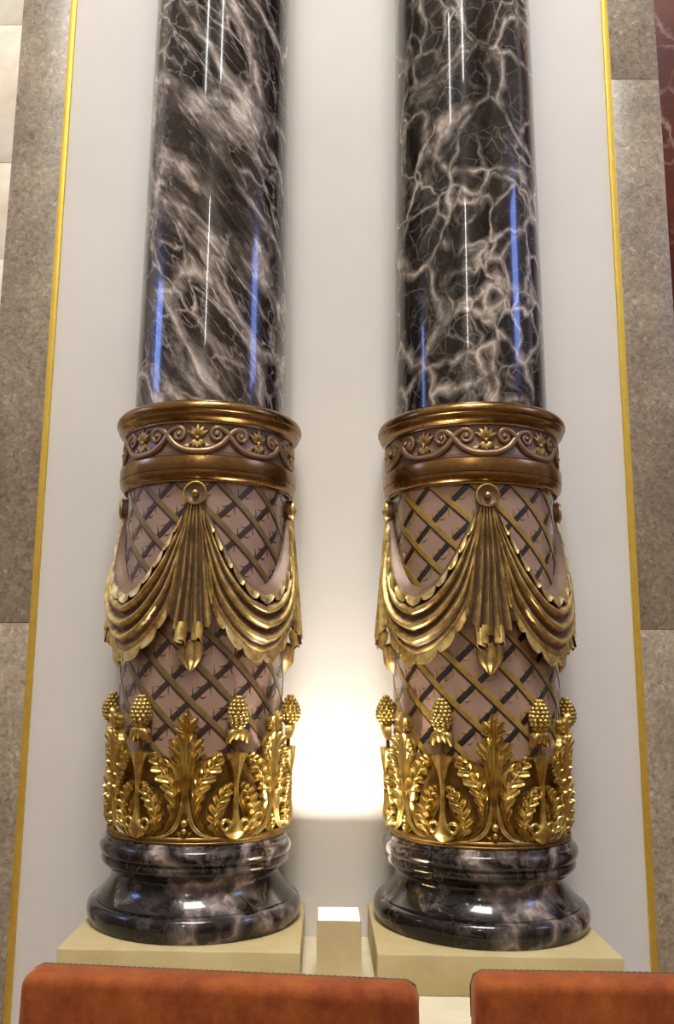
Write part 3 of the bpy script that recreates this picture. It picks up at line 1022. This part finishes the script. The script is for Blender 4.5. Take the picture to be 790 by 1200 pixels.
def centre_leaf():
    W = [(1100, 34), (1060, 26), (1010, 15), (950, 11), (880, 15), (800, 21), (720, 28), (660, 36), (600, 48), (550, 60), (500, 72), (462, 78), (430, 70),
         (400, 46), (372, 34), (350, 28), (330, 34), (300, 44), (270, 44), (245, 30), (230, 8)]
    W = [(1110 - a, b) for a, b in W]
    rows = []
    n = 86
    for i in range(n + 1):
        py = 1100 - (1100 - 230) * i / n
        w = sinterp(W, 1110 - py) * UU
        h = UH(py)
        rel0 = interp([(0, .012), (150, .013), (300, .016), (450, .018), (600, .020), (680, .021), (755, .020), (840, .024), (910, .022)], 1110 - py)
        row = []
        for j in range(25):
            q = -1 + j / 12
            k = min(1, w / 0.018)
            fl = 0.0022 * cos(abs(q) * PI * 5) + 0.003 * math.exp(-(q / .12) ** 2) - 0.004 * max(0, abs(q) - .8) / .2
            row.append((q * w, h, rel0 + fl * k))
        rows.append(row)
    mb = sheet(rows)
    for sd in (-1, 1):
        # lower pair: lobes fanning out, the widest curling over
        leaflet(mb, 34, 575, 28, 80, 24, .016, .020, sd)
        leaflet(mb, 42, 532, 44, 92, 27, .018, .023, sd, .008)
        leaflet(mb, 36, 497, 34, 110, 30, .019, .026, sd, .011)
        leaflet(mb, 20, 472, 16, 110, 26, .020, .024, sd, .008)
        # upper fan
        leaflet(mb, 16, 352, 56, 68, 20, .019, .023, sd, .006)
        leaflet(mb, 12, 338, 32, 98, 24, .020, .025, sd, .007)
    leaflet(mb, 0, 348, 0, 140, 29, .020, .026, 1, .007)
    for py, r in ((990, 23), (1045, 19)):
        mb.ball(cyl(0, RL + 0.015, UH(py)), r * UU, 10, 8)
    for sd in (-1, 1):                                    # lyre bands sweeping out to the foot
        for k, (w0, w1) in enumerate(((0, .0046), (14, .0038))):
            cv = polycurve([(sd * (12 + w0 * .3) * UU, UH(800)), (sd * (20 + w0 * .5) * UU, UH(910)), (sd * (38 + w0) * UU, UH(1000)), (sd * (80 + w0 * 1.5) * UU, UH(1062)), (sd * (140 + w0 * 2) * UU, UH(1096))], 18)
            mb.tube([cyl(math.degrees(u / .24), RL + 0.0125 - .001 * k, h) for u, h in cv], [lerp(.0018, w1, sin(PI * min(1, (i + 1) / 15))) for i in range(19)], 6, 1.2, lambda p: radial(p))
        petal(mb, 0, UH(1095), sd * 5, UH(1050) - UH(1095), 0.006, 0.012, RL)
    return mb.mesh('acanthus_leaf', MAT_GOLD)
LEAF_ME = centre_leaf()

BIG_SPINE = [(190, 1104), (118, 1046), (74, 955), (62, 850), (74, 760), (104, 680), (142, 615), (172, 560), (184, 525)]
BIG_REL = [(0, .010), (.3, .013), (.6, .015), (.8, .016), (1, .015)]
SMALL_SPINE = [(238, 1102), (190, 1050), (172, 970), (182, 890), (208, 820), (232, 775), (246, 745)]
SMALL_REL = [(0, .012), (.3, .016), (.6, .019), (.85, .020), (1, .018)]
def lobed(mb, spine, side, inner, outer, rel):
    """hang leaflets on a traced spine; entries (t, angle off the spine, length, width)"""
    cv = polycurve([(du * UU, UH(py)) for du, py in spine], 60)
    for lst, sg in ((inner, -1), (outer, 1)):
        for t, off, L, W in lst:
            i = min(int(t * 60), 59)
            a, b = cv[max(i - 2, 0)], cv[min(i + 2, 60)]
            base = math.degrees(math.atan2(b[0] - a[0], b[1] - a[1]))
            r = interp(rel, t)
            leaflet(mb, cv[i][0] / UU, 1110 - (cv[i][1] - .23) / .000341, base + sg * off, L * 0.86, W * 1.12, r + 0.001, r + 0.006, side, 0.006)

def big_leaf(side):
    wl = [(0, 12), (.2, 16), (.4, 20), (.55, 30), (.70, 46), (.84, 46), (.94, 30), (1, 5)]
    wr = [(0, 14), (.2, 18), (.4, 30), (.55, 56), (.70, 72), (.84, 60), (.94, 34), (1, 5)]
    mb = acanthus(BIG_SPINE, wl, wr, 0, 0, BIG_REL, 0.3, 0.0, side, 60, 16)
    lobed(mb, BIG_SPINE, side,
          [(.50, 24, 74, 19), (.62, 32, 86, 22), (.74, 38, 88, 23), (.85, 40, 80, 23), (.93, 28, 66, 22)],
          [(.34, 30, 96, 21), (.46, 38, 108, 23), (.58, 44, 112, 25), (.71, 48, 106, 26), (.84, 48, 90, 25), (.93, 36, 74, 23), (.96, 4, 72, 24)], BIG_REL)
    return mb.mesh('side_leaf', MAT_GOLD)
def small_leaf(side):
    wl = [(0, 16), (.2, 34), (.4, 48), (.6, 54), (.78, 48), (.92, 28), (1, 5)]
    wr = [(0, 16), (.2, 30), (.4, 42), (.6, 48), (.78, 42), (.92, 24), (1, 5)]
    mb = acanthus(SMALL_SPINE, wl, wr, 0, 0, SMALL_REL, 0.3, 0.0, side, 60, 16)
    lobed(mb, SMALL_SPINE, side,
          [(.22, 32, 80, 20), (.36, 38, 90, 22), (.51, 42, 94, 23), (.66, 44, 88, 23), (.80, 40, 78, 22), (.90, 30, 66, 21)],
          [(.26, 32, 74, 18), (.42, 38, 80, 20), (.58, 40, 80, 20), (.74, 40, 72, 20), (.88, 32, 64, 20), (.95, 2, 66, 21)], SMALL_REL)
    return mb.mesh('inner_leaf', MAT_GOLD)
BIG_ME = {s: big_leaf(s) for s in (-1, 1)}
SMALL_ME = {s: small_leaf(s) for s in (-1, 1)}

def stalk_mesh():
    """trumpet-shaped stem with a flaring cup and eyelets at the foot"""
    W = [(1106, 30), (1092, 52), (1070, 66), (1040, 62), (1005, 42), (965, 27), (900, 19), (800, 16), (700, 19), (630, 27), (570, 41), (525, 58), (502, 66), (494, 62)]
    W = [(1110 - a, b) for a, b in W]
    rows = []
    n = 60
    for i in range(n + 1):
        py = 1106 - (1106 - 494) * i / n
        w = sinterp(W, 1110 - py) * UU
        rel = interp([(0, .022), (60, .030), (110, .032), (210, .028), (400, .028), (540, .033), (616, .036)], 1110 - py)
        row = []
        for j in range(17):
            s = -1 + j / 8
            fl = 0.0022 * cos(s * PI * 2) * smooth01((700 - py) / 120)
            row.append((s * w, UH(py) - (0.004 * s * s if py < 520 else 0), rel * (0.55 + 0.45 * math.sqrt(max(0, 1 - s * s))) + fl))
        rows.append(row)
    mb = sheet(rows)
    for s in (-1, 1):
        pts = []
        for k in range(19):
            a = 2 * PI * k / 18
            pts.append(cyl(math.degrees((s * 60 + 25 * cos(a)) * UU / .24), RL + 0.020, UH(1004 + 34 * sin(a))))
        mb.tube(pts, 0.0046, 8, 1.1, lambda p: radial(p), cap=False)
    return mb.mesh('stalk', MAT_GOLD)
STALK_ME = stalk_mesh()

def neck_mesh():
    mb = MB()
    mb.tube([cyl(0, RL + 0.016, UH(505)), cyl(0, RL + 0.017, UH(440)), cyl(0, RL + 0.019, UH(330))], [0.0052, 0.0048, 0.008], 10)
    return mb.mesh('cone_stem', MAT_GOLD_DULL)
CNECK_ME = neck_mesh()

def calyx_mesh():
    mb = MB()
    for a, L in ((-46, .040), (-10, .031), (22, .033), (54, .040)):
        n = 8
        rows = []
        x = sin(math.radians(a))
        for i in range(n + 1):
            t = i / n
            u = x * (0.006 + 0.026 * t ** 0.9)
            h = UH(318) + 0.003 * sin(PI * t) - L * 0.95 * t ** 1.7
            out = 0.022 + 0.014 * sin(PI * min(1, t * 0.9)) * (0.6 + 0.4 * cos(math.radians(a)))
            w = 0.0095 * (0.55 + 0.45 * sin(PI * t ** .9)) * (1.0 if t < 0.9 else 0.75)
            row = []
            for s in (-1, -.5, 0, .5, 1):
                row.append((u + s * w, h - 0.0015 * s * s, out - 0.004 * s * s))
            rows.append(row)
        sheet(rows, mb=mb, base=0.010)
    disc = []
    mb.ball(cyl(0, RL + 0.020, UH(316)), 0.0165, 12, 8, (1, 1, 0.4))
    return mb.mesh('calyx', MAT_GOLD)
CALYX_ME = calyx_mesh()

def cone_mesh():
    mb = MB()
    hc, hh, rr = 0.5410, 0.0385, 0.0245
    cy_ = RL + 0.021
    prof = lambda t: rr * (sin(PI * min(1, max(0, 0.06 + 0.94 * t) ** 0.72))) ** 0.75     # t 0 bottom .. 1 top
    rows = []
    for i in range(13):
        t = i / 12
        r = max(prof(t) * 0.86, 0.0006)
        rows.append([(r * cos(2 * PI * k / 14), -cy_ + r * sin(2 * PI * k / 14), hc - hh + 2 * hh * t) for k in range(14)])
    mb.grid(rows, closed=True)
    rowsn = 8
    for i in range(rowsn):
        t = (i + 0.45) / rowsn
        r = prof(t)
        cnt = max(4, int(round(2 * PI * r / 0.0140)))
        for k in range(cnt):
            a = 2 * PI * (k + 0.5 * (i % 2)) / cnt
            sz = 0.0079 * (0.80 + 0.25 * sin(PI * t))
            c = (r * cos(a) * .93, -cy_ + r * sin(a) * .93, hc - hh + 2 * hh * t)
            mb.ball(c, sz, 6, 5, (1, 1, 0.82))
    return mb.mesh('pine_cone', MAT_GOLD, angle=60)
CONE_ME = cone_mesh()

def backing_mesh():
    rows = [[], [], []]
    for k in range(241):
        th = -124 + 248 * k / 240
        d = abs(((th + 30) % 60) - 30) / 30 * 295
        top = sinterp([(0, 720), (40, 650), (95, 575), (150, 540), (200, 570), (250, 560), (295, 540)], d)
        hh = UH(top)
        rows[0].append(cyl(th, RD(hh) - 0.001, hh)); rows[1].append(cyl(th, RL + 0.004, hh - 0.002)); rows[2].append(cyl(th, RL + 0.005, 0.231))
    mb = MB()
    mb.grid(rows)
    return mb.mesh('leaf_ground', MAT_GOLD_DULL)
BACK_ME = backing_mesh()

# ------------------------------------------------------------------ assemble a column
def make_column(sx, key, label, olive0, dark0):
    root = empty('column', (sx * AX, 0, ZP))
    tag(root, label, 'column', 'engaged columns on the cream wall')
    link('base_moulding', BASE_ME, root)
    link('leaf_rim', RIM_ME, root)
    shaft = link('shaft', SHAFT_ME[key], root)
    link('capital', NECK_ME, root)
    link('collar_lip', LIP_ME, root)
    fr = link('frieze_band', FRIEZE_ME, root)
    for a in (-80, -40, 0, 40, 80):
        link('palmette', PALM_ME, fr, rz=math.radians(a))
        for s in (-1, 1):
            link('scroll', SCROLL_ME[s], fr, rz=math.radians(a))
    link('scroll', SCROLL_ME[-1], fr, rz=math.radians(120))
    link('scroll', SCROLL_ME[1], fr, rz=math.radians(-120))
    link('collar_ledge', LEDGE_ME, root)
    drum = link('drum', DRUM_ME, root)
    bo, bd = BAR_ME[key]
    for k in range(13):
        link('trellis_bar', bd, drum, rz=math.radians(dark0 + k * STEP))
    for k in range(13):
        link('trellis_bar', bo, drum, rz=math.radians(olive0 + k * STEP))
    for a in (-90, 0):
        sw = link('swag', SWAG_ME, root, rz=math.radians(a))
        link('lace_trim', LACE_TOP, sw)
        link('lace_trim', LACE_HEM, sw)
    link('swag', SWAG_HALF[1], root, rz=math.radians(90))
    link('swag', SWAG_HALF[-1], root, rz=math.radians(-180))
    for a in (-90, 0, 90):
        r = link('rosette', ROS_ME[0], root, rz=math.radians(a))
        link('ring', ROS_ME[1], r)
        link('stud', ROS_ME[2], r)
        j = link('drapery_tail', JABOT_ME, root, rz=math.radians(a))
        link('hem_curl', CURL_ME[0], j)
        link('hem_curl', CURL_ME[1], j)
        link('pendant_bud', BUD_ME, j)
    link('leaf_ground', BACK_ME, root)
    for a in (-60, 0, 60):
        link('acanthus_leaf', LEAF_ME, root, rz=math.radians(a))
    for a in (-120, -60, 0, 60, 120):
        for s in (-1, 1):
            if abs(a) == 120 and s * a > 0:
                continue
            link('side_leaf', BIG_ME[s], root, rz=math.radians(a))
            link('inner_leaf', SMALL_ME[s], root, rz=math.radians(a))
    for a in (-90, -30, 30, 90):
        st = link('stalk', STALK_ME, root, rz=math.radians(a))
        link('cone_stem', CNECK_ME, st)
        link('calyx', CALYX_ME, st)
        link('pine_cone', CONE_ME, root, rz=math.radians(a))
    return root

make_column(-1, 'a', 'dark marble column with broad slanting pale veins and olive-brown trellis drum', -9.0, 10.5)
make_column(1, 'b', 'dark marble column with cobweb veins and black and gold trellis drum', -5.0, -40.5)
# entablature the shafts carry, above the frame
structure(box_obj('trim_8', -1.9, 1.9, -0.34, YW, ZP + 6.0, ZP + 6.6, MAT_ROOM, bev=0.01))

# ------------------------------------------------------------------ chairs
def make_chair(loc, rz, w, label):
    """upholstered chair seen from behind its backrest; local origin on the floor under the middle of the back"""
    e = empty('velvet_chair', loc, rz)
    tag(e, label, 'chair', 'rust velvet chairs in a row')
    hw = w / 2
    top, bot, th = 0.950, 0.50, 0.045
    bm = bmesh.new()
    bmesh.ops.create_cube(bm, size=1.0)
    for v in bm.verts:
        z = top if v.co.z > 0 else bot
        k = 1.0 + (0.035 if v.co.z < 0 else 0.0)
        v.co = (v.co.x * w * k, v.co.y * th, z)
    ev = [ed for ed in bm.edges if abs(ed.verts[0].co.y - ed.verts[1].co.y) > 0.01]
    bmesh.ops.bevel(bm, geom=ev, offset=0.016, segments=5, profile=0.5, affect='EDGES')
    eo = [ed for ed in bm.edges if abs(ed.verts[0].co.y - ed.verts[1].co.y) < 0.001 and len(ed.link_faces) == 2 and ed.calc_face_angle(0) > 1.0]
    bmesh.ops.bevel(bm, geom=eo, offset=0.012, segments=4, profile=0.5, affect='EDGES')
    for f in bm.faces:
        f.smooth = True
    me = bpy.data.meshes.new('backrest')
    bm.to_mesh(me); bm.free()
    me.materials.append(MAT_VELVET)
    back = link('backrest', me, e)
    # braid along the far top edge
    mb = MB()
    pts = []
    for i in range(121):
        t = i / 120
        x = lerp(-hw + 0.012, hw - 0.012, t)
        pts.append((x, th / 2 - 0.006, top - 0.0020 + 0.0006 * (i % 2)))
    pts = [(-hw + 0.001, th / 2 - .006, top - 0.05), (-hw + .0005, th / 2 - .006, top - 0.018), (-hw + 0.004, th / 2 - .006, top - .006)] + pts + [(hw - 0.004, th / 2 - .006, top - .006), (hw - .0005, th / 2 - .006, top - 0.018), (hw - 0.001, th / 2 - .006, top - 0.05)]
    mb.tube(pts, 0.0019, 6, nrm=lambda p: Vector((0, 1, 0)))
    link('braid', mb.mesh('braid', MAT_CORD), back)
    link('seat', rounded_box(-hw, hw, th / 2 + 0.005, 0.46, 0.39, 0.485, 0.025, 4, MAT_VELVET, 'seat'), e)
    link('seat_frame', rounded_box(-hw + .02, hw - .02, 0.0, 0.44, 0.34, 0.39, 0.005, 2, MAT_CHAIRWOOD, 'seat_frame'), e)
    for s in (-1, 1):
        x = s * (hw - 0.035)
        for y, z1 in ((0.0, 0.56), (0.42, 0.345)):
            m = MB()
            m.tube([(x, y - (0.03 if y == 0 else -.01), 0.0), (x, y, 0.25), (x, y, z1)], [0.014, 0.018, 0.019], 10)
            link('leg', m.mesh('leg', MAT_CHAIRWOOD), e)
    return e

CH = [((-0.1545, -1.405, 0), -0.080, 0.440, 'rust velvet chair whose back stands in front of the lamp box'),
      ((0.356, -1.385, 0), 0.004, 0.452, 'rust velvet chair in front of the black and gold trellis column')]
for c in CH:
    make_chair(*c)

# ------------------------------------------------------------------ hanging lamps of the hall
def pendant(x, y, z0, z1, r, mat, label):
    e = empty('pendant_lamp', (x, y, z0))
    tag(e, label, 'lamp', 'tall glass pendants under the ceiling')
    m = MB()
    m.tube([(0, 0, 0), (0, 0, 0.01), (0, 0, z1 - z0 - 0.01), (0, 0, z1 - z0)], [r * .7, r, r, r * .7], 16)
    link('glass_tube', m.mesh('glass_tube', mat), e)
    m = MB()
    m.tube([(0, 0, z1 - z0), (0, 0, z1 - z0 + 0.06)], [r * 1.3, r * 0.5], 16)
    link('cap', m.mesh('cap', MAT_METAL), e)
    m = MB()
    m.tube([(0, 0, z1 - z0 + 0.06), (0, 0, H - z0)], [0.008, 0.008], 8)
    link('rod', m.mesh('rod', MAT_METAL), e)
pendant(-1.29, -2.9, 5.10, 5.9, 0.065, MAT_TUBE, 'tall glowing glass pendant hanging toward the wall of cream marble slabs')
pendant(-0.06, -2.9, 5.10, 5.9, 0.065, MAT_TUBE, 'tall glowing glass pendant hanging in line with the lamp box')
pendant(-0.98, -7.8, 5.3, 7.2, 0.06, MAT_FAR, 'very tall glowing glass pendant alone at the far end of the hall')
